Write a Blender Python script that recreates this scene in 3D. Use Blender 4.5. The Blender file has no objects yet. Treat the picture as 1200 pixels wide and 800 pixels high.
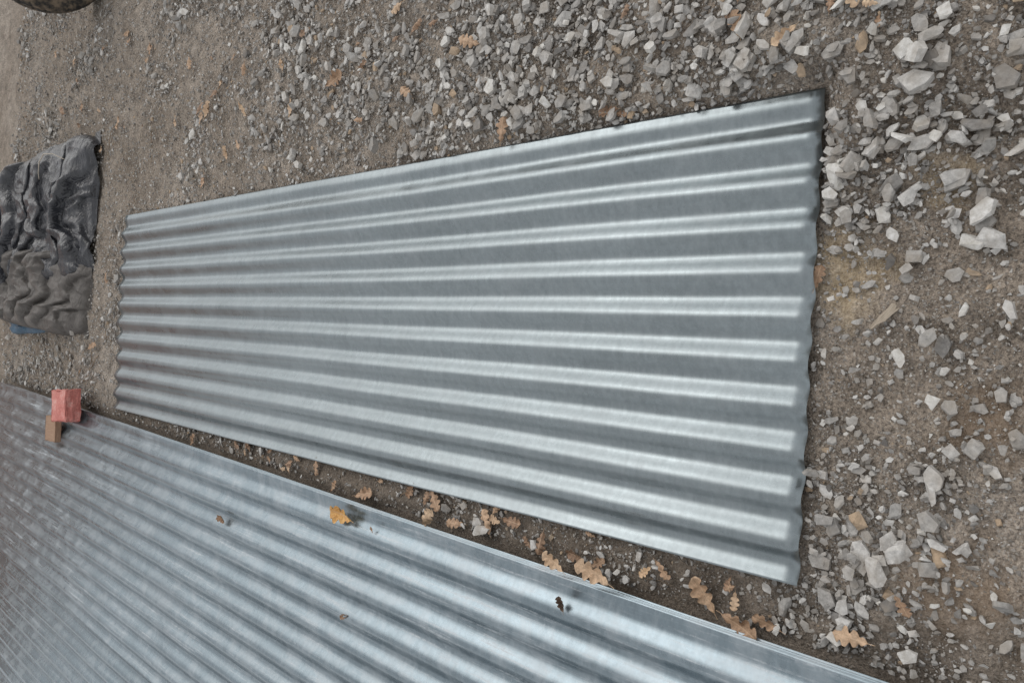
import bpy, bmesh, math, numpy as np
from mathutils import Vector, Matrix
rng=np.random.default_rng(7)
S=bpy.context.scene; COL=S.collection
S.view_settings.view_transform='Standard'; S.view_settings.look='None'; S.view_settings.exposure=0

# ------------------------------------------------------------------ helpers
def link(name,me,parent=None):
    o=bpy.data.objects.new(name,me); COL.objects.link(o)
    if parent: o.parent=parent
    return o
def mesh_np(name,V,F,smooth=False,tint=None,uv=None):
    me=bpy.data.meshes.new(name)
    me.vertices.add(len(V)); me.vertices.foreach_set('co',np.ascontiguousarray(V,dtype=np.float32).ravel())
    if not isinstance(F,list): F=[F]
    idx=np.concatenate([f.ravel() for f in F]).astype(np.int32)
    cnt=np.concatenate([np.full(len(f),f.shape[1]) for f in F]).astype(np.int32)
    st=np.concatenate([[0],np.cumsum(cnt)[:-1]]).astype(np.int32)
    me.loops.add(len(idx)); me.loops.foreach_set('vertex_index',idx)
    me.polygons.add(len(cnt)); me.polygons.foreach_set('loop_start',st); me.polygons.foreach_set('loop_total',cnt)
    me.polygons.foreach_set('use_smooth',np.full(len(cnt),smooth))
    me.update(calc_edges=True)
    if tint is not None:
        a=me.attributes.new('tint','FLOAT','POINT'); a.data.foreach_set('value',np.asarray(tint,dtype=np.float32))
    if uv is not None:
        a=me.attributes.new('lc','FLOAT_VECTOR','POINT'); a.data.foreach_set('vector',np.asarray(uv,dtype=np.float32).ravel())
    return me
def hsh(ix,iy,seed):
    h=(ix.astype(np.int64)*374761393+iy.astype(np.int64)*668265263+seed*1274126177)&0xffffffff
    h=((h^(h>>13))*1103515245)&0xffffffff
    h=(h^(h>>16))&0xffffffff
    return h/4294967295.0
def vn(x,y,seed=0):
    ix=np.floor(x);iy=np.floor(y);fx=x-ix;fy=y-iy
    fx=fx*fx*fx*(fx*(fx*6-15)+10);fy=fy*fy*fy*(fy*(fy*6-15)+10)
    a=hsh(ix,iy,seed);b=hsh(ix+1,iy,seed);c=hsh(ix,iy+1,seed);d=hsh(ix+1,iy+1,seed)
    return (a*(1-fx)+b*fx)*(1-fy)+(c*(1-fx)+d*fx)*fy-0.5
def fbm(x,y,seed=0,o=4):
    r=0;a=1;
    for i in range(o):
        r=r+a*vn(x*2**i+i*17.3,y*2**i-i*9.1,seed+i);a*=.5
    return r
def sstep(a,b,x):
    t=np.clip((x-a)/(b-a),0,1); return t*t*(3-2*t)

SX0,SX1,SY0,SY1=-0.454,0.5425,0.405,3.81
def edgeX(y): return -0.4966+(y-4.015)*0.022     # edge line of the stack
def under_sheet(x,y,m=0.0):
    return (x>SX0+m)&(x<SX1-m)&(y>SY0+m)&(y<SY1-m)
STK_END=5.6
# stone clusters: x,y,radius,weight,height
CL=[(0.66,1.16,.13,1.5,.014),(0.842,1.381,.15,.8,.008),(0.637,1.506,.12,1.0,.006),(0.66,0.53,.20,1.3,.024),(0.56,0.30,.17,1.4,.020),(0.62,0.20,.20,1.4,.026),
    (0.70,0.72,.16,1.1,.014),(0.85,.45,.3,1.3,.03),(0.307,0.377,.07,.7,.0),(-0.37,0.33,.08,.8,.004),(-0.48,.33,.12,1.0,.004),(-0.24,0.25,.10,.4,0),(-0.5,.8,.12,.6,0),
    (-0.49,1.3,.12,.5,0),(0.58,.97,.12,.9,0),(1.0,1.1,.30,.8,.010),(1.3,2.3,.4,.3,.01),(.85,2.3,.35,.3,0),(0.40,0.33,.10,.8,.005),(.85,1.8,.3,.4,.0),(-.5,.3,.1,.4,0),(.45,.2,.14,.9,.005),(-.3,.2,.3,.25,0),(.1,.25,.3,.15,0)]
def dens(x,y):
    d=np.full_like(x,.14)+.50*np.clip(fbm(x*2.6,y*2.6,31,3)+.12,0,1)
    for cx,cy,r,w,h in CL: d=d+w*np.exp(-((x-cx)**2+(y-cy)**2)/(r*r))
    return np.clip(d,0,1.4)
def Hg(x,y,fine=True):
    z=.022*fbm(x*1.1+5,y*1.1,1,2)+.016*fbm(x*5,y*5,3,3)
    if fine: z=z+.013*fbm(x*20,y*20,8,3)
    for cx,cy,r,w,h in CL:
        if h: z=z+h*np.exp(-((x-cx)**2+(y-cy)**2)/(r*r*1.4))
    dx=np.maximum(SX0-x,x-SX1);dy=np.maximum(SY0-y,y-SY1);m=1-sstep(-.01,.06,np.maximum(dx,dy))
    z=z*(1-m)+m*(-.006+.003*fbm(x*24,y*24,8,2))
    dx=x-edgeX(y);m=1-sstep(-.03,.04,np.maximum(dx,y-STK_END-.2)); z=z*(1-m)+m*(-.008)
    return z

# ------------------------------------------------------------------ node helper
def mat(name):
    m=bpy.data.materials.new(name); m.use_nodes=True; nt=m.node_tree; b=nt.nodes['Principled BSDF']
    return m,nt,b
def nd(nt,t,**k): return nt.nodes.new(t)
def ramp(nt,src,stops):
    r=nt.nodes.new('ShaderNodeValToRGB'); e=r.color_ramp.elements
    while len(e)<len(stops): e.new(.5)
    for i,(p,col) in enumerate(stops):
        e[i].position=p; e[i].color=(col,col,col,1) if isinstance(col,(int,float)) else (*col,1)
    nt.links.new(src,r.inputs['Fac']); return r.outputs['Color']
def mix(nt,f,a,b,bt='MIX'):
    n=nt.nodes.new('ShaderNodeMix'); n.data_type='RGBA'; n.blend_type=bt
    for s,v in ((n.inputs[0],f),(n.inputs[6],a),(n.inputs[7],b)):
        if hasattr(v,'links'): nt.links.new(v,s)
        else: s.default_value=v if isinstance(v,(int,float)) else (*v,1)
    return n.outputs[2]
def math_(nt,op,a,b=0.0,c=0.0):
    n=nt.nodes.new('ShaderNodeMath'); n.operation=op
    for i,v in enumerate((a,b,c)):
        if hasattr(v,'links'): nt.links.new(v,n.inputs[i])
        else: n.inputs[i].default_value=v
    return n.outputs[0]
def noise(nt,vec,scale,detail=4,rough=.55,dist=0):
    n=nd(nt,'ShaderNodeTexNoise'); n.inputs['Scale'].default_value=scale; n.inputs['Detail'].default_value=detail
    n.inputs['Roughness'].default_value=rough; n.inputs['Distortion'].default_value=dist
    nt.links.new(vec,n.inputs['Vector']); return n.outputs['Fac']
def mapping(nt,vec,scale=(1,1,1),loc=(0,0,0),rot=(0,0,0)):
    n=nt.nodes.new('ShaderNodeMapping'); n.inputs['Scale'].default_value=scale; n.inputs['Location'].default_value=loc; n.inputs['Rotation'].default_value=rot
    nt.links.new(vec,n.inputs['Vector']); return n.outputs['Vector']
def bump(nt,b,hgt,strength,dist,prev=None):
    n=nt.nodes.new('ShaderNodeBump'); n.inputs['Strength'].default_value=strength; n.inputs['Distance'].default_value=dist
    nt.links.new(hgt,n.inputs['Height'])
    if prev: nt.links.new(prev,n.inputs['Normal'])
    nt.links.new(n.outputs['Normal'],b.inputs['Normal']); return n.outputs['Normal']
def setc(nt,b,src,key='Base Color'): nt.links.new(src,b.inputs[key])

# ------------------------------------------------------------------ ground
def make_ground_mat():
    m,nt,b=mat('gravelly_dirt'); tc=nd(nt,'ShaderNodeTexCoord').outputs['Object']
    n1=noise(nt,tc,1.7,3,.6); n2=noise(nt,tc,14,4,.7); n3=noise(nt,tc,130,3,.8)
    base=ramp(nt,n1,[(.3,(.225,.185,.147)),(.5,(.298,.252,.208)),(.7,(.38,.33,.28))])
    base=mix(nt,.9,base,ramp(nt,n2,[(.25,.27),(.5,.5),(.78,.75)]),'OVERLAY')
    base=mix(nt,1.0,base,ramp(nt,n3,[(.28,.12),(.5,.5),(.72,.86)]),'OVERLAY')
    v=nd(nt,'ShaderNodeTexVoronoi'); v.inputs['Scale'].default_value=180; nt.links.new(tc,v.inputs['Vector'])
    sep=nd(nt,'ShaderNodeSeparateColor'); nt.links.new(v.outputs['Color'],sep.inputs[0])
    grit=math_(nt,'MULTIPLY',math_(nt,'GREATER_THAN',sep.outputs[0],.5),math_(nt,'LESS_THAN',v.outputs['Distance'],.42))
    base=mix(nt,math_(nt,'MULTIPLY',grit,.65),base,ramp(nt,sep.outputs[1],[(0,(.12,.108,.095)),(.5,(.30,.275,.245)),(1,(.57,.53,.48))]))
    geo=nd(nt,'ShaderNodeSeparateXYZ'); nt.links.new(tc,geo.inputs[0])
    def spot(x,y,r,rx=1):
        dx=math_(nt,'MULTIPLY',math_(nt,'SUBTRACT',geo.outputs[0],x),1/rx); dy=math_(nt,'SUBTRACT',geo.outputs[1],y)
        d=math_(nt,'SQRT',math_(nt,'ADD',math_(nt,'MULTIPLY',dx,dx),math_(nt,'MULTIPLY',dy,dy)))
        d=math_(nt,'ADD',d,math_(nt,'MULTIPLY',math_(nt,'SUBTRACT',n2,.5),r*2.4))
        mr=nd(nt,'ShaderNodeMapRange'); mr.inputs[1].default_value=r; mr.inputs[2].default_value=r*.3; nt.links.new(d,mr.inputs[0]); return mr.outputs[0]
    sand=math_(nt,'ADD',spot(.17,.345,.085,1.5),math_(nt,'MULTIPLY',spot(.33,.19,.06,1),.7))
    sand=math_(nt,'MINIMUM',sand,1)
    base=mix(nt,math_(nt,'MULTIPLY',sand,.68),base,ramp(nt,n3,[(.3,(.34,.25,.15)),(.7,(.70,.57,.39))]))
    earth=math_(nt,'ADD',spot(-.40,.14,.12,1),spot(-.1,.12,.09,1))
    base=mix(nt,math_(nt,'MULTIPLY',math_(nt,'MINIMUM',earth,1),.5),base,(.27,.19,.125))
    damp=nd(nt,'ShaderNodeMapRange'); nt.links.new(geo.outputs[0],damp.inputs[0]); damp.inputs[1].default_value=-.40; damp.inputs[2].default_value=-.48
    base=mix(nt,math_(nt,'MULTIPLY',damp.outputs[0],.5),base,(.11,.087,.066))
    setc(nt,b,base); b.inputs['Roughness'].default_value=.95; b.inputs['Specular IOR Level'].default_value=.2
    p=bump(nt,b,n3,1.0,.010); p=bump(nt,b,n2,.6,.016,p)
    return m
def axis(lo,hi,step,far):
    a=np.arange(lo,hi,step); k=step; left=[];right=[];x=a[0]
    while x>-far: k*=1.25; x-=k; left.append(x)
    k=step;x=a[-1]
    while x<far: k*=1.25; x+=k; right.append(x)
    return np.concatenate([left[::-1],a,right])
xs=axis(-.9,2.3,.011,80); ys=axis(-.3,5.6,.011,80)
X,Y=np.meshgrid(xs,ys); Z=Hg(X,Y)
nx,ny=len(xs),len(ys); I=np.arange(nx*ny).reshape(ny,nx)
Fq=np.stack([I[:-1,:-1],I[:-1,1:],I[1:,1:],I[1:,:-1]],-1).reshape(-1,4)
me=mesh_np('ground',np.stack([X,Y,Z],-1).reshape(-1,3),Fq,True); me.materials.append(make_ground_mat()); link('ground',me)

# ------------------------------------------------------------------ gravel
def template(n,flat,seed,slab=False):
    r=np.random.default_rng(seed)
    if slab:
        k=int(r.integers(5,8)); a=np.linspace(0,6.283,k,endpoint=False)+r.uniform(-.35,.35,k)
        rad=r.uniform(.7,1.05,k); asp=r.uniform(.45,.85)
        P=[]
        for s_ in (-1,1):
            q=r.uniform(.82,1.0,k); P+= [(math.cos(t)*ra*qq,math.sin(t)*ra*qq*asp,s_*flat*r.uniform(.75,1.1)) for t,ra,qq in zip(a,rad,q)]
        p=np.array(P)+r.normal(0,.02,(2*k,3))
    else:
        p=r.uniform(-1,1,(n,3)); 
        q=np.abs(p)**3; p=p/ (q.sum(1)**(1/3))[:,None]*r.uniform(.8,1.0,(n,1))
        p*=np.array([1,r.uniform(.5,.9),flat])
    bm=bmesh.new()
    for v in p: bm.verts.new(v)
    bmesh.ops.convex_hull(bm,input=bm.verts)
    bmesh.ops.delete(bm,geom=[v for v in bm.verts if not v.link_faces],context='VERTS')
    bmesh.ops.triangulate(bm,faces=bm.faces)
    bm.verts.index_update()
    V=np.array([v.co[:] for v in bm.verts]);F=np.array([[v.index for v in f.verts] for f in bm.faces]); bm.free()
    return V,F
AV=[];AF=[];AT=[];off=0
def rotm(yaw,tilt,ax):
    cy,sy=np.cos(yaw),np.sin(yaw); k=len(yaw)
    Rz=np.zeros((k,3,3));Rz[:,0,0]=cy;Rz[:,0,1]=-sy;Rz[:,1,0]=sy;Rz[:,1,1]=cy;Rz[:,2,2]=1
    ux,uy=np.cos(ax),np.sin(ax);ct,st=np.cos(tilt),np.sin(tilt)
    Rt=np.zeros((k,3,3))
    Rt[:,0,0]=ct+ux*ux*(1-ct);Rt[:,0,1]=ux*uy*(1-ct);Rt[:,0,2]=uy*st
    Rt[:,1,0]=ux*uy*(1-ct);Rt[:,1,1]=ct+uy*uy*(1-ct);Rt[:,1,2]=-ux*st
    Rt[:,2,0]=-uy*st;Rt[:,2,1]=ux*st;Rt[:,2,2]=ct
    return Rt@Rz
def add_stones(x,y,size,temps,tiltsd,sink,lift,tintmu=.5,yaw=None,tint=None):
    global off
    n=len(x); z=Hg(x,y,False)
    t=rng.integers(0,len(temps),n); yaw=rng.uniform(0,6.283,n) if yaw is None else yaw
    tilt=rng.normal(0,tiltsd,n); R=rotm(yaw,tilt,rng.uniform(0,6.283,n))
    if tint is None:
        tv=np.clip(rng.normal(tintmu,.24,n),0,1); odd=rng.random(n)<.025; tv=np.where(odd,1.2,tv)
    else: tv=tint
    lf=rng.random(n)**2*lift
    for k,(V,F) in enumerate(temps):
        s=np.where(t==k)[0]
        if not len(s): continue
        P=np.einsum('nij,vj->nvi',R[s],V)*size[s][:,None,None]
        zmin=P[:,:,2].min(1); hh=P[:,:,2].max(1)-zmin
        P[:,:,0]+=x[s][:,None];P[:,:,1]+=y[s][:,None]
        P[:,:,2]+=(z[s]-zmin-hh*sink+lf[s])[:,None]
        AV.append(P.reshape(-1,3)); AF.append((F[None]+ (off+np.arange(len(s))*len(V))[:,None,None]).reshape(-1,3)); AT.append(np.repeat(tv[s],len(V)))
        off+=len(s)*len(V)
def cand(n,ylo,yhi):
    y=rng.uniform(ylo,yhi,n*2); w=1.65+.6*np.maximum(y,0); k=rng.random(n*2)*w.max()<w; y=y[k][:n]
    hr=.9+.33*np.maximum(y,0); hl=.75+.05*np.maximum(y,0)
    x=rng.uniform(0,1,len(y))*(hr+hl)-hl
    return x,y
def ok(x,y,r):
    a=~(under_sheet(x,y,-.3*r+0.0)) 
    a&=~((x>SX0-r*.9)&(x<SX1+r*.9)&(y>SY0-r*.9)&(y<SY1+r*.9)&(r>.012))
    a&=~((x<edgeX(y)+r*.7)&(y<STK_END))
    return a
def layer(n,ylo,yhi,smin,smax,pw,temps,df,tilt,sink,lift,mu):
    x,y=cand(n,ylo,yhi); u=rng.random(len(x)); size=(smin**-pw+(smax**-pw-smin**-pw)*u)**(-1/pw)
    d=df(dens(x,y)); k=(rng.random(len(x))<d)&ok(x,y,size); 
    add_stones(x[k],y[k],size[k],temps,tilt,sink,lift,mu)
    return int(k.sum())
big=[template(int(12+i%5),.30+.05*(i%4),i) for i in range(14)]+[template(0,.18+.06*(i%4),200+i,True) for i in range(12)]
slabs=big[14:]
med=[template(10,.38+.06*(i%4),50+i) for i in range(12)]+[template(0,.25+.06*(i%4),240+i,True) for i in range(8)]
sml=[template(7,.55,80+i) for i in range(10)]
c1=layer(22000,-.3,5.8,.0115,.032,1.6,big,lambda d:np.clip(d-.19,0,1)*.95,.36,.15,.024,.64)
c2=layer(90000,-.3,5.8,.0055,.012,1.7,med,lambda d:np.clip(d*1.1-.03,0,1),.42,.20,.014,.58)
c3=layer(130000,-.3,5.6,.003,.006,1.3,sml,lambda d:np.clip(d*.8+.22,0,1),.5,.25,.003,.55)
c4=layer(60000,-.25,1.7,.0014,.003,1.2,sml,lambda d:np.clip(d+.45,0,1),.5,.2,.001,.55)
print('stones',c1,c2,c3,c4,'verts',off)
SG=[(.311,.385,.020,1.5,.45),(.216,.376,.017,1.4,.7),(.163,.172,.021,1.9,.55),(.035,.183,.024,.2,.25),(.071,.394,.014,.6,.2),
    (-.372,.297,.036,.4,.85),(-.333,.250,.026,2.6,.75),(-.3235,.173,.021,1.2,.85),(-.470,.356,.028,.6,.5),(.502,.239,.034,1.4,.8),
    (.607,.555,.030,1.9,.85),(.680,.514,.024,.5,.9),(.478,.327,.018,.3,.95),(.59,.38,.026,2.2,.7),(.66,.28,.03,1.0,.6),(-.02,.25,.013,.4,.5),(-.12,.36,.018,2.0,.4),
    (-.43,.30,.026,2.4,.55),(-.46,.24,.021,.9,.6),(.25,.13,.022,2.3,.5),(.40,.17,.024,.8,.65),(-.21,.31,.016,1.9,.6),(.58,.46,.03,.7,.8),(.70,.40,.032,1.9,.6),(.54,.20,.028,.2,.75)]
A=np.array(SG); add_stones(A[:,0],A[:,1],A[:,2],slabs,.15,.08,.0,yaw=A[:,3],tint=A[:,4])
me=mesh_np('gravel',np.concatenate(AV),np.concatenate(AF),False,np.concatenate(AT))
def stone_mat():
    m,nt,b=mat('slate_stone'); tc=nd(nt,'ShaderNodeTexCoord').outputs['Object']
    at=nd(nt,'ShaderNodeAttribute'); at.attribute_name='tint'
    f=math_(nt,'DIVIDE',at.outputs['Fac'],1.25)
    col=ramp(nt,f,[(0,(.14,.132,.124)),(.25,(.24,.229,.216)),(.5,(.37,.357,.338)),(.72,(.54,.527,.505)),(.82,(.60,.585,.55)),(.9,(.35,.26,.185)),(1,(.37,.28,.19))])
    n2=noise(nt,tc,90,3,.7)
    col=mix(nt,.75,col,ramp(nt,n2,[(.25,.28),(.5,.5),(.75,.73)]),'OVERLAY')
    dn=noise(nt,tc,22,2,.6)
    dirt=ramp(nt,dn,[(.42,0.0),(.7,.6)])
    col=mix(nt,dirt,col,(.285,.245,.20))
    setc(nt,b,col); b.inputs['Roughness'].default_value=.85; b.inputs['Specular IOR Level'].default_value=.3
    bump(nt,b,n2,.6,.005); return m
me.materials.append(stone_mat()); link('gravel',me)

# ------------------------------------------------------------------ metal sheets
PITCH=.0906
def metal(name,base,r0,oxide,oxcol):
    m,nt,b=mat(name); tc=nd(nt,'ShaderNodeTexCoord').outputs['Object']
    long_=mapping(nt,tc,(1,.06,1)); cross=mapping(nt,tc,(.18,1,1))
    nL=noise(nt,long_,55,3,.6); nC=noise(nt,cross,70,4,.7); nB=noise(nt,tc,3.2,3,.6)
    v=nd(nt,'ShaderNodeTexVoronoi'); v.inputs['Scale'].default_value=150; nt.links.new(tc,v.inputs['Vector'])
    sep=nd(nt,'ShaderNodeSeparateColor'); nt.links.new(v.outputs['Color'],sep.inputs[0])
    col=mix(nt,nB,tuple(x*.82 for x in base),tuple(min(1,x*1.16) for x in base))
    col=mix(nt,.5,col,ramp(nt,nC,[(.3,.39),(.7,.61)]),'OVERLAY')
    col=mix(nt,.12,col,ramp(nt,sep.outputs[0],[(0,.35),(1,.65)]),'OVERLAY')
    sm=noise(nt,mapping(nt,tc,(.8,.8,1),(3,1,0)),11,7,.75,.5)
    sm2=noise(nt,mapping(nt,tc,(1,.03,1),(1,7,0)),95,6,.75,.15)
    big=noise(nt,tc,1.6,4,.65)
    spk=noise(nt,tc,160,2,.6)
    gate=ramp(nt,big,[(.42,.1),(.58,1.)])
    pw=noise(nt,tc,90,5,.85)
    ox=math_(nt,'MULTIPLY',ramp(nt,sm,[(.46,0.),(.68,.6)]),.38 if oxide<.2 else .6)
    st=math_(nt,'MULTIPLY',math_(nt,'MULTIPLY',ramp(nt,sm2,[(.53,0.),(.62,1.)]),ramp(nt,pw,[(.40,.1),(.56,1.)])),gate)
    ox=math_(nt,'ADD',ox,math_(nt,'MULTIPLY',st,oxide))
    ox=math_(nt,'ADD',ox,math_(nt,'MULTIPLY',ramp(nt,spk,[(.69,0.),(.73,.8)]),.2+oxide*.3))
    ox=math_(nt,'MINIMUM',ox,.85)
    setc(nt,b,mix(nt,ox,col,oxcol))
    met=math_(nt,'SUBTRACT',.90,math_(nt,'MULTIPLY',ox,.7)); nt.links.new(met,b.inputs['Metallic'])
    rr=math_(nt,'ADD',r0-.08,math_(nt,'ADD',math_(nt,'MULTIPLY',nL,.16),math_(nt,'MULTIPLY',ox,.30))); nt.links.new(rr,b.inputs['Roughness'])
    p=bump(nt,b,nL,.10,.0012); bump(nt,b,nC,.05,.0012,p)
    return m
def sheet_mesh(name,W,L,pitch,amp,phase,mtl,seed,res=16,nyy=70,edge=None,sag=.004):
    nxx=int(W/pitch*res); xx=np.linspace(0,W,nxx+1); yy=np.linspace(0,L,nyy+1); X,Y=np.meshgrid(xx,yy)
    k=2*np.pi*(X/pitch+phase)
    Z=amp*np.cos(k)
    Z=Z*(1+.07*fbm(X*3,Y*1.5,seed,2))+sag*fbm(X*1.4,Y*1.1,seed+3,3)*2
    X2=X+.0025*fbm(Y*1.6,X*.3+seed,seed+5,2)+.0007*fbm(X*9,Y*9,seed,2)
    Y2=Y+.003*(fbm(X*14,Y*.2+seed,seed+9,2))*(np.abs(Y/L-.5)>.49)
    if edge is not None:
        e=sstep(W-edge,W,X); Z=Z*(1-e*.75)-e*amp*.9
    n1,n2=len(xx),len(yy); I=np.arange(n1*n2).reshape(n2,n1)
    F=np.stack([I[:-1,:-1],I[:-1,1:],I[1:,1:],I[1:,:-1]],-1).reshape(-1,4)
    me=mesh_np(name,np.stack([X2,Y2,Z],-1).reshape(-1,3),F,True); me.materials.append(mtl); return me
new=metal('galvanised_steel',(.250,.284,.298),.285,.12,(.36,.39,.405))
old=metal('weathered_galvanised_steel',(.222,.27,.30),.28,.75,(.48,.515,.54))
old2=metal('weathered_galvanised_steel_dull',(.205,.25,.277),.25,.5,(.42,.455,.48))
def solid(o,t=.0009):
    m=o.modifiers.new('thickness','SOLIDIFY'); m.thickness=t; m.offset=0
me=sheet_mesh('corrugated_metal_sheet',SX1-SX0,SY1-SY0,PITCH,.0102,.12,new,11,res=20,nyy=110,edge=.06)
o=link('corrugated_metal_sheet',me); o.location=(SX0,SY0,.018); solid(o)

stack=bpy.data.objects.new('corrugated_metal_sheet_stack',None); COL.objects.link(stack)
ang=-math.atan(.022)
def lay(nm,y0,L,W,z,m,seed,shift=0,phase=.1,rot=0,top=False,edge=.05):
    me=sheet_mesh(nm,W,L,PITCH,.0102,phase,m,seed,edge=edge,res=18 if top else 10,nyy=90 if top else 30,sag=.004 if top else .001)
    o=link(nm,me,stack); solid(o)
    a=ang+rot; ex=edgeX(y0)+shift
    R=Matrix.Rotation(a,4,'Z'); p=Vector((ex,y0,z))-R.to_3x3()@Vector((W,0,0)); o.matrix_world=Matrix.Translation(p)@R
    return o
prng=np.random.default_rng(3)
for i in range(6):
    t=i==5
    lay('sheet_%d'%(i+1),-.85,STK_END+.85+(.0 if t else float(prng.uniform(-.05,.01))),1.07,.028+.009*i,old,30+i,shift=(0 if t else float(prng.uniform(-.010,.005))),rot=0 if t else float(prng.uniform(-.0016,.0016)),top=t)
NEST=PITCH*11      # neighbouring rows tuck under by one flute, nested in phase
for i in range(4):
    lay('side_sheet_%d'%(i+1),-.85,6.5+float(prng.uniform(-.04,.04)),1.07,.028+.011*i,old2,60+i,shift=-NEST+(0 if i==3 else float(prng.uniform(-.012,.006))),phase=.1,top=i==3,edge=None)
for i in range(3):
    lay('far_side_sheet_%d'%(i+1),-.85,6.4,1.07,.026+.013*i,old2,90+i,shift=-2*NEST,phase=.1,top=i==2,edge=None)

# ------------------------------------------------------------------ oak leaves
def leaf_arrays(Lg,seed,curl,nt_=44,ns=8):
    r=np.random.default_rng(seed); t=np.linspace(0,1,nt_); s_=np.linspace(-1,1,ns+1)
    env=np.sin(np.pi*np.clip(t,0,1)**.9)**.6*(.40+.72*t)
    W2=[]
    for side in (0,1):
        ph=r.uniform(-.5,.5); sinus=(.5+.5*np.cos(2*np.pi*(4.0*t)+ph+.4))**2.2
        w=.34*Lg*env*(1-r.uniform(.50,.62)*sinus*(np.sin(np.pi*t)**.4))
        w=np.maximum(w,.006*Lg); w[-1]=.012*Lg; W2.append(w)
    T,Sg=np.meshgrid(t,s_,indexing='ij')
    Wd=np.where(Sg<0,W2[0][:,None],W2[1][:,None])
    x=Sg*Wd; y=T*Lg+np.abs(Sg)*.05*Lg*env[:,None]
    z=curl*Lg*(np.abs(Sg)**1.6)*.22*env[:,None]+ curl*Lg*.5*(T-.5)**2+ Lg*.035*np.sin(T*9+Sg*2.5+seed)*(.3+np.abs(Sg))
    x=x+.14*Lg*r.uniform(-1,1)*(T-.4)**2
    V=np.stack([x,y-.5*Lg,z],-1).reshape(-1,3); n1=ns+1
    I=np.arange(nt_*n1).reshape(nt_,n1)
    F=np.stack([I[:-1,:-1],I[:-1,1:],I[1:,1:],I[1:,:-1]],-1).reshape(-1,4)
    UV=np.stack([T,Sg,np.zeros_like(T)],-1).reshape(-1,3)
    k=len(V); q=.006*Lg*1.6; SL=.16*Lg
    pv=[]; 
    for yy,zz in ((-.5*Lg+.01*Lg,0),(-.5*Lg-SL*.5,.01*Lg),(-.5*Lg-SL,.035*Lg)):
        pv+= [(-q,yy,zz+curl*Lg*.12),(q,yy,zz+curl*Lg*.12),(0,yy,zz+q*1.6+curl*Lg*.12)]
    pf=[]
    for a in (0,3):
        for i in range(3):
            j=(i+1)%3; pf.append([k+a+i,k+a+j,k+a+3+j,k+a+3+i])
    V=np.concatenate([V,np.array(pv)]); F=np.concatenate([F,np.array(pf)]); UV=np.concatenate([UV,np.tile([[.5,0,0]],(9,1))])
    return V,F,UV
def leaf_mat():
    m,nt,b=mat('dry_oak_leaf'); at=nd(nt,'ShaderNodeAttribute'); at.attribute_name='tint'
    lc=nd(nt,'ShaderNodeAttribute'); lc.attribute_name='lc'; tc=nd(nt,'ShaderNodeTexCoord').outputs['Object']
    col=ramp(nt,at.outputs['Fac'],[(0,(.12,.083,.062)),(.3,(.26,.16,.10)),(.55,(.40,.26,.165)),(.8,(.54,.395,.265)),(1,(.62,.36,.11))])
    n=noise(nt,tc,120,4,.7); col=mix(nt,.85,col,ramp(nt,n,[(.3,.26),(.7,.70)]),'OVERLAY')
    sp=nd(nt,'ShaderNodeSeparateXYZ'); nt.links.new(lc.outputs['Vector'],sp.inputs[0])
    ab=math_(nt,'ABSOLUTE',sp.outputs[1])
    mid=math_(nt,'LESS_THAN',ab,.06)
    side=math_(nt,'LESS_THAN',math_(nt,'ABSOLUTE',math_(nt,'SUBTRACT',math_(nt,'FRACT',math_(nt,'MULTIPLY',math_(nt,'SUBTRACT',sp.outputs[0],math_(nt,'MULTIPLY',ab,.16)),8.)),.5)),.06)
    vein=math_(nt,'MAXIMUM',mid,math_(nt,'MULTIPLY',side,.5))
    col=mix(nt,math_(nt,'MULTIPLY',vein,.5),col,(.58,.42,.28))
    setc(nt,b,col); b.inputs['Roughness'].default_value=.62; bump(nt,b,vein,.4,.001); return m
LM=leaf_mat()
def place(arr,x,y,z,yaw,tx,ty,flip=False):
    V,F,U=arr; M=Matrix.Rotation(yaw,3,'Z')@Matrix.Rotation(tx,3,'X')@Matrix.Rotation(ty+(math.pi if flip else 0),3,'Y')
    P=V@np.array(M).T; P[:,2]-=P[:,2].min(); P+=np.array([x,y,z]); return P
GL=[(-.518,1.753,.08,.5),(-.537,1.46,.08,.75),(-.481,1.439,.07,.45),(-.500,1.232,.07,.6),(-.483,1.143,.06,.3),(-.515,1.04,.06,.25),(-.531,.606,.085,.65),(-.573,.517,.09,.5),(-.55,.464,.06,.5),(-.522,.304,.07,.65),
    (.583,1.24,.07,.5),(.574,.903,.06,.25),(.888,2.047,.095,.45),(.937,2.968,.08,.75),(.84,2.325,.06,.7),(1.056,1.735,.065,.7),(.855,1.382,.075,.6),(.77,1.663,.065,.6),(1.032,2.86,.06,.75),
    (.684,.569,.06,.5),(.634,.468,.055,.8),(.636,3.005,.07,.5),(.162,.402,.05,.4),(1.352,3.61,.07,.5),(1.049,3.99,.07,.6),(-.505,2.953,.06,.4),(.475+.09,.873,.035,.3),(.674,.349,.05,.8),
    (-.47,1.55,.055,.35),(-.52,.93,.06,.25),(-.53,1.35,.06,.55),(-.50,.70,.05,.5),(-.44,.22,.045,.4),(.9,1.9,.05,.3),(1.2,3.2,.06,.6),(1.5,2.7,.06,.5),(-.49,2.2,.05,.3),(-.47,2.5,.05,.3),
    (.22,4.0,.06,.4),(-.15,4.15,.07,.5),(-.3,4.3,.06,.4),(1.5,3.9,.07,.6),(1.7,3.3,.06,.4),(1.25,1.9,.055,.5),(.72,1.9,.04,.5),(.75,2.7,.045,.6),(-.49,1.20,.05,.7)]
LV=[];LF=[];LT=[];LU=[];lo=0
lr=np.random.default_rng(5)
for i in range(92):
    y=float(lr.uniform(.3,5.2)); x=float(lr.uniform(.60,.75+.38*y)) if i<70 else float(lr.uniform(-.53,-.46))
    if i>=70: y=float(lr.uniform(.4,2.6))
    GL.append((x,y,float(lr.uniform(.022,.034+.014*y)),float(lr.uniform(.2,.85))))
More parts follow.
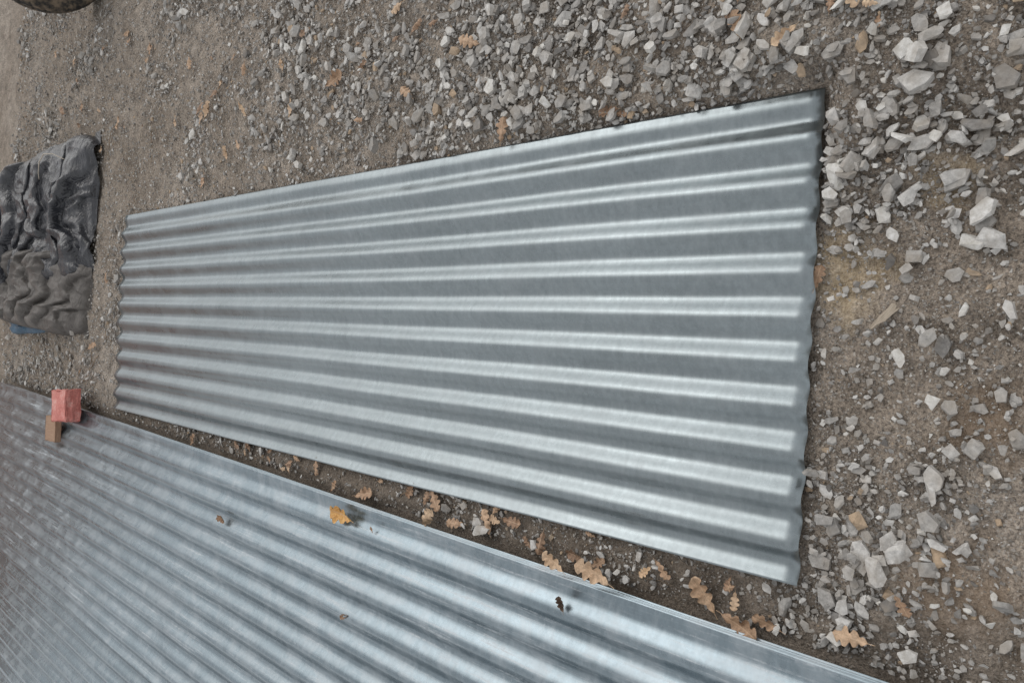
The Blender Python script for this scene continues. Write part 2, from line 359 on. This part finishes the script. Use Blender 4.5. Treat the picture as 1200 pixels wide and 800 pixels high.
for i,(x,y,l,t) in enumerate(GL):
    arr=leaf_arrays(l,100+i,float(lr.uniform(.1,1.0)),nt_=44 if y<2.2 else 26,ns=8 if y<2.2 else 4)
    z=float(Hg(np.array([x]),np.array([y]),False)[0])+.014
    P=place(arr,x,y,z,float(lr.uniform(0,6.28)),float(lr.normal(0,.18)),float(lr.normal(0,.22)),lr.random()<.4)
    LV.append(P);LF.append(arr[1]+lo);LT.append(np.full(len(P),t));LU.append(arr[2]);lo+=len(P)
me=mesh_np('fallen_oak_leaves',np.concatenate(LV),np.concatenate(LF),True,np.concatenate(LT),np.concatenate(LU)); me.materials.append(LM); link('fallen_oak_leaves',me)
TOP=.028+.009*5+.010
OL=[(-.585,1.785,.105,.98,1.45,1.0),(-.530,.9545,.068,.75,1.1,.9),(-.525,.839,.095,.72,1.25,.8),(-.621,.923,.038,.02,.4,2.2),(-.898,1.749,.035,.35,2.,1.2),(-.754,2.536,.05,.45,1.2,1.6),(-.60,1.64,.02,.5,.5,1)]
for i,(x,y,l,t,yaw,cu) in enumerate(OL):
    arr=leaf_arrays(l,300+i,cu); P=place(arr,0,0,0,0,.05,.1*(i%2)); 
    me=mesh_np('oak_leaf',P,arr[1],True,np.full(len(P),t),arr[2]); me.materials.append(LM); o=link('oak_leaf',me); o.location=(x,y,TOP-.001); o.rotation_euler=(0,0,yaw-math.pi/2)

# ------------------------------------------------------------------ twigs / wood chip
def tube(pts,r,n=6):
    V=[];F=[]
    for i,p in enumerate(pts):
        for k in range(n):
            a=6.283*k/n; rr=r*(1-.5*i/len(pts)); V.append((p[0]+rr*math.sin(a)*.7,p[1]+rr*math.sin(a)*.7,p[2]+rr*math.cos(a)))
    for i in range(len(pts)-1):
        for k in range(n): F.append([i*n+k,i*n+(k+1)%n,(i+1)*n+(k+1)%n,(i+1)*n+k])
    return np.array(V),np.array(F)
def wood_mat(name,a,b_,rough=.8,sc=(1,14,14)):
    m,nt,b=mat(name); tc=nd(nt,'ShaderNodeTexCoord').outputs['Object']
    n=noise(nt,mapping(nt,tc,sc),18,5,.65,.8); setc(nt,b,ramp(nt,n,[(.3,a),(.7,b_)])); b.inputs['Roughness'].default_value=rough
    bump(nt,b,n,.4,.002); return m
TW=wood_mat('dry_twig_bark',(.16,.11,.07),(.34,.26,.18))
V_=[];F_=[];k=0; tr=np.random.default_rng(9)
for (x,y,l,r) in [(-.50,1.60,.09,.0016),(-.47,1.0,.08,.0013),(.9,2.6,.10,.0015),(1.1,2.2,.12,.0018),(.70,1.8,.09,.0013),(-.53,.75,.08,.0012),(.30,.25,.07,.0012),(-.10,.22,.05,.001),(.95,3.6,.2,.002),(-.2,4.1,.25,.0025),(-.3,4.2,.2,.002),(.6,2.2,.08,.0015),(1.05,4.05,.25,.002),(-.1,4.0,.18,.002)]:
    a=tr.uniform(0,6.28); pts=[]; cx,cy=x,y
    for i in range(8):
        z=float(Hg(np.array([cx]),np.array([cy]),False)[0])+.006+.004*math.sin(i); pts.append((cx,cy,z)); a+=tr.normal(0,.22); cx+=math.cos(a)*l/8; cy+=math.sin(a)*l/8
    v,f=tube(pts,r); V_.append(v);F_.append(f+k);k+=len(v)
me=mesh_np('dry_twigs',np.concatenate(V_),np.concatenate(F_),True); me.materials.append(TW); link('dry_twigs',me)
bm=bmesh.new(); bmesh.ops.create_cube(bm,size=1)
for v in bm.verts: v.co=Vector((v.co.x*.056,v.co.y*.012*(1.25 if v.co.x>0 else .5),v.co.z*.006))
bmesh.ops.subdivide_edges(bm,edges=bm.edges,cuts=3,use_grid_fill=True)
for v in bm.verts: v.co+=Vector((tr.normal(0,.0022),tr.normal(0,.0009),tr.normal(0,.0006)))
me=bpy.data.meshes.new('wood_splinter'); bm.to_mesh(me); bm.free(); me.materials.append(wood_mat('pale_wood',(.25,.20,.15),(.46,.40,.32),sc=(3,60,60)))
o=link('wood_splinter',me); o.location=(.084,.28,float(Hg(np.array([.084]),np.array([.28]))[0])+.009); o.rotation_euler=(0,.05,-.75)

# ------------------------------------------------------------------ folded tarpaulin
def tarp_mat(name,c1,c2,rough,spec=.5):
    m,nt,b=mat(name); tc=nd(nt,'ShaderNodeTexCoord').outputs['Object']
    n=noise(nt,tc,7,4,.65,.5); n2=noise(nt,tc,60,3,.7)
    setc(nt,b,mix(nt,.5,ramp(nt,n,[(.35,c1),(.68,c2)]),ramp(nt,n2,[(.3,.4),(.7,.62)]),'OVERLAY')); nt.links.new(math_(nt,'ADD',rough,math_(nt,'MULTIPLY',n,.2)),b.inputs['Roughness'])
    b.inputs['Specular IOR Level'].default_value=spec
    p=bump(nt,b,n2,.12,.003); cr=noise(nt,mapping(nt,tc,(1,2.6,1)),8,4,.6,1.6); bump(nt,b,cr,.5,.04,p); return m
def folds(name,cx,cy,wx,wy,h,seed,mtl,parent,rot=0,nf=5,nn=260,amp=.04,bow=.1,cross=.35):
    u=np.linspace(-1,1,nn); U,Vv=np.meshgrid(u,u)
    R=(np.abs(U)**7+np.abs(Vv)**7)**(1/7.)
    R=R*(1+.08*fbm(U*1.7+seed,Vv*1.7,seed,3))
    dome=np.clip(1-R**9,0,1)**.5
    wob=fbm(U*1.3,Vv*1.3,seed+2,3); wo2=fbm(U*1.2+9,Vv*1.2,seed+4,3)
    front=sstep(-1.0,-.2,Vv)
    p=(Vv*(1+.30*wo2)+.45*wob+.18*U)*nf*.5
    fr=p-np.floor(p); lev=hsh(np.floor(p),np.floor(p)*0,seed+5)
    w_=.14+.25*lev
    prof=np.where(fr<w_,np.sin(np.minimum(fr/w_,1)*np.pi/2)**.6,1-.8*((fr-w_)/(1-w_))**(1.0+lev))
    wr=1-np.abs(fbm(U*.9+wob*2.0,Vv*5+wo2*3,seed+8,2))*3.0
    wr2=1-np.abs(fbm(U*3-Vv*3+wo2*2,Vv*3+U*2,seed+12,2))*3.0
    z=dome*(h*(.35+.65*front+.35*wo2)+amp*prof*(.35+.9*lev)+amp*.35*np.maximum(wr,-.3)+amp*cross*np.maximum(wr2,-.2))
    z=np.maximum(z,-.004)
    X=U*wx*(1+.06*wo2); Y=Vv*wy*(1+.06*wob)-amp*.6*prof*dome+bow*U*U*wy
    I=np.arange(nn*nn).reshape(nn,nn); F=np.stack([I[:-1,:-1],I[:-1,1:],I[1:,1:],I[1:,:-1]],-1).reshape(-1,4)
    me=mesh_np(name,np.stack([X,Y,z],-1).reshape(-1,3),F,True); me.materials.append(mtl)
    o=link(name,me,parent); o.location=(cx,cy,0); o.rotation_euler=(0,0,rot)
    sm=o.modifiers.new('soft','SMOOTH'); sm.factor=.5; sm.iterations=2; return o
tp=bpy.data.objects.new('folded_tarpaulin',None); COL.objects.link(tp)
BL=tarp_mat('black_plastic',(.012,.013,.017),(.038,.040,.048),.14,.7)
GR=tarp_mat('grey_brown_canvas',(.065,.058,.052),(.14,.128,.118),.45,.4)
BU=tarp_mat('blue_plastic',(.03,.08,.13),(.06,.13,.20),.35)
folds('black_sheet',.60,5.08,.42,.86,.08,21,BL,tp,.03,7,amp=.06,bow=.03,cross=.18)
folds('canvas_layer',.17,5.05,.25,.82,.09,41,GR,tp,-.04,5,amp=.045,bow=.03,cross=.15)
folds('blue_layer',.02,5.05,.13,.62,.015,55,BU,tp,.05,5,nn=100,amp=.025,bow=.02)
v,f=tube([(.86+.05*math.sin(i*.9),4.30+.11*i,.12+.07*math.sin(.5+i*.55)) for i in range(7)],.004)
me=mesh_np('cord',v,f,True); me.materials.append(wood_mat('cord_fibre',(.35,.30,.24),(.55,.5,.42))); link('cord',me,tp)

# ------------------------------------------------------------------ brick and wood resting on the stack's corner
def block(name,size,loc,rot,mtl,bev=.006,seed=0,parent=None,chip=0):
    bm=bmesh.new(); bmesh.ops.create_cube(bm,size=1)
    for v in bm.verts: v.co=Vector((v.co.x*size[0],v.co.y*size[1],v.co.z*size[2]))
    bmesh.ops.bevel(bm,geom=bm.edges[:],offset=bev,segments=2,affect='EDGES',profile=.6)
    r_=np.random.default_rng(seed)
    if chip:
        bmesh.ops.subdivide_edges(bm,edges=bm.edges[:],cuts=3,use_grid_fill=True)
        for v in bm.verts: v.co+=Vector(r_.normal(0,chip,3))
    for v in bm.verts: v.co+=Vector(r_.normal(0,bev*.12,3))
    me=bpy.data.meshes.new(name); bm.to_mesh(me); bm.free(); me.materials.append(mtl)
    o=link(name,me,parent); o.location=loc; o.rotation_euler=rot; return o
def brick_mat():
    m,nt,b=mat('red_brick_clay'); tc=nd(nt,'ShaderNodeTexCoord').outputs['Object']
    n=noise(nt,tc,16,5,.7); n2=noise(nt,tc,120,4,.7)
    c_=ramp(nt,n,[(.3,(.42,.12,.10)),(.55,(.54,.21,.18)),(.75,(.66,.44,.39))]); setc(nt,b,mix(nt,.7,c_,ramp(nt,n2,[(.3,.32),(.7,.68)]),'OVERLAY'))
    b.inputs['Roughness'].default_value=.85; bump(nt,b,n2,.5,.003); return m
RB=brick_mat(); WD=wood_mat('sawn_softwood',(.24,.14,.09),(.38,.25,.165),sc=(14,1,14))
block('red_brick',(.17,.215,.07),(-.475,4.18,TOP+.037),(0,0,.10),RB,.008,1,chip=.0025)
block('wooden_board',(.14,.16,.03),(-.63,4.42,TOP+.017),(0,0,.05),WD,.003,3,chip=.0008)

# ------------------------------------------------------------------ tyre
def tyre():
    R0,w=.31,.19; prof=[]
    for a in np.linspace(-1,1,25):
        prof.append((a*w/2,R0-.012*abs(a)**4))
    side=[(w/2+.006,R0-.03),(w/2+.012,R0-.07),(w/2+.006,R0-.105),(w/2-.02,R0-.125),(w/2-.03,R0-.13)]
    full=[(-x,r) for x,r in side[::-1]]+prof+side
    n=160; V=[];F=[];m=len(full)
    for i in range(n):
        a=2*math.pi*i/n
        for j,(x,r) in enumerate(full):
            g_=0
            if 5<=j<30: g_=-.008 if ((j-5)%6==0 or (i+ (j//3))%5==0) else 0
            V.append((x,(r+g_)*math.cos(a),(r+g_)*math.sin(a)))
    for i in range(n):
        for j in range(m-1): F.append([i*m+j,i*m+j+1,((i+1)%n)*m+j+1,((i+1)%n)*m+j])
    return np.array(V),np.array(F)
v,f=tyre(); m,nt,b=mat('muddy_rubber'); tc=nd(nt,'ShaderNodeTexCoord').outputs['Object']; n=noise(nt,tc,18,5,.7)
setc(nt,b,ramp(nt,n,[(.42,(.022,.021,.02)),(.6,(.18,.14,.10))])); b.inputs['Roughness'].default_value=.85
me=mesh_np('tyre',v,f,True); me.materials.append(m); o=link('tyre',me); o.location=(1.96,4.35,.30); o.rotation_euler=(0,.06,math.radians(78)); solid(o,.008)

# ------------------------------------------------------------------ brick wall of the yard (mirrored in the metal)
def wall_mat():
    m,nt,b=mat('terracotta_brickwork'); tc=nd(nt,'ShaderNodeTexCoord').outputs['Object']
    br=nd(nt,'ShaderNodeTexBrick'); br.inputs['Color1'].default_value=(.72,.45,.35,1); br.inputs['Color2'].default_value=(.64,.38,.29,1); br.inputs['Mortar'].default_value=(.58,.53,.49,1)
    br.inputs['Scale'].default_value=1; br.inputs['Brick Width'].default_value=.225; br.inputs['Row Height'].default_value=.075; br.inputs['Mortar Size'].default_value=.006
    nt.links.new(mapping(nt,tc,rot=(math.radians(-90),0,0)),br.inputs['Vector']); setc(nt,b,br.outputs['Color']); b.inputs['Roughness'].default_value=.9; return m
w=bpy.data.objects.new('brick_wall',None); COL.objects.link(w)
WM=wall_mat()
block('masonry',(4.6,.22,2.2),(-1.1,9.2,1.1),(0,0,0),WM,.005,8,w)
block('coping',(4.7,.30,.08),(-1.1,9.2,2.245),(0,0,0),wood_mat('concrete_coping',(.35,.34,.32),(.45,.44,.42)),.008,9,w)

# ------------------------------------------------------------------ camera
th=math.radians(50.57); s,c=math.sin(th),math.cos(th)
Fw=Vector((0,c,-s));U=Vector((0,s,c));R=Vector((1,0,0))
cx=-.9985*U+.0544*R; cy=.0544*U+.9985*R; cz=-Fw
M=Matrix((cx,cy,cz)).transposed().to_4x4(); M.translation=Vector((0,0,1.45))
cam=bpy.data.cameras.new('camera'); co=bpy.data.objects.new('camera',cam); COL.objects.link(co); co.matrix_world=M
cam.lens=24; cam.sensor_width=36; cam.clip_end=300; cam.clip_start=.02; S.camera=co

# ------------------------------------------------------------------ light: overcast
az=math.radians(38); el=math.radians(44)
d=Vector((math.cos(az)*math.cos(el),math.sin(az)*math.cos(el),math.sin(el)))
sl=bpy.data.lights.new('sun','SUN'); sl.energy=.5; sl.angle=math.radians(62); sl.color=(1,.95,.88)
so=bpy.data.objects.new('sun',sl); COL.objects.link(so); so.rotation_euler=d.to_track_quat('Z','Y').to_euler()
W=bpy.data.worlds.new('World'); S.world=W; W.use_nodes=True; nt=W.node_tree; bg=nt.nodes['Background']
sk=nt.nodes.new('ShaderNodeTexSky'); sk.sky_type='NISHITA'; sk.sun_disc=False; sk.sun_elevation=el; sk.sun_rotation=math.atan2(d.x,d.y)
sk.air_density=1.0; sk.dust_density=2.5; sk.ozone_density=1
hs=nt.nodes.new('ShaderNodeHueSaturation'); hs.inputs['Saturation'].default_value=.20
nt.links.new(sk.outputs[0],hs.inputs['Color'])
cl=mix(nt,.45,hs.outputs[0],(7.4,7.4,7.35))      # even cloud layer over the clear sky
nt.links.new(cl,bg.inputs['Color']); bg.inputs['Strength'].default_value=.15
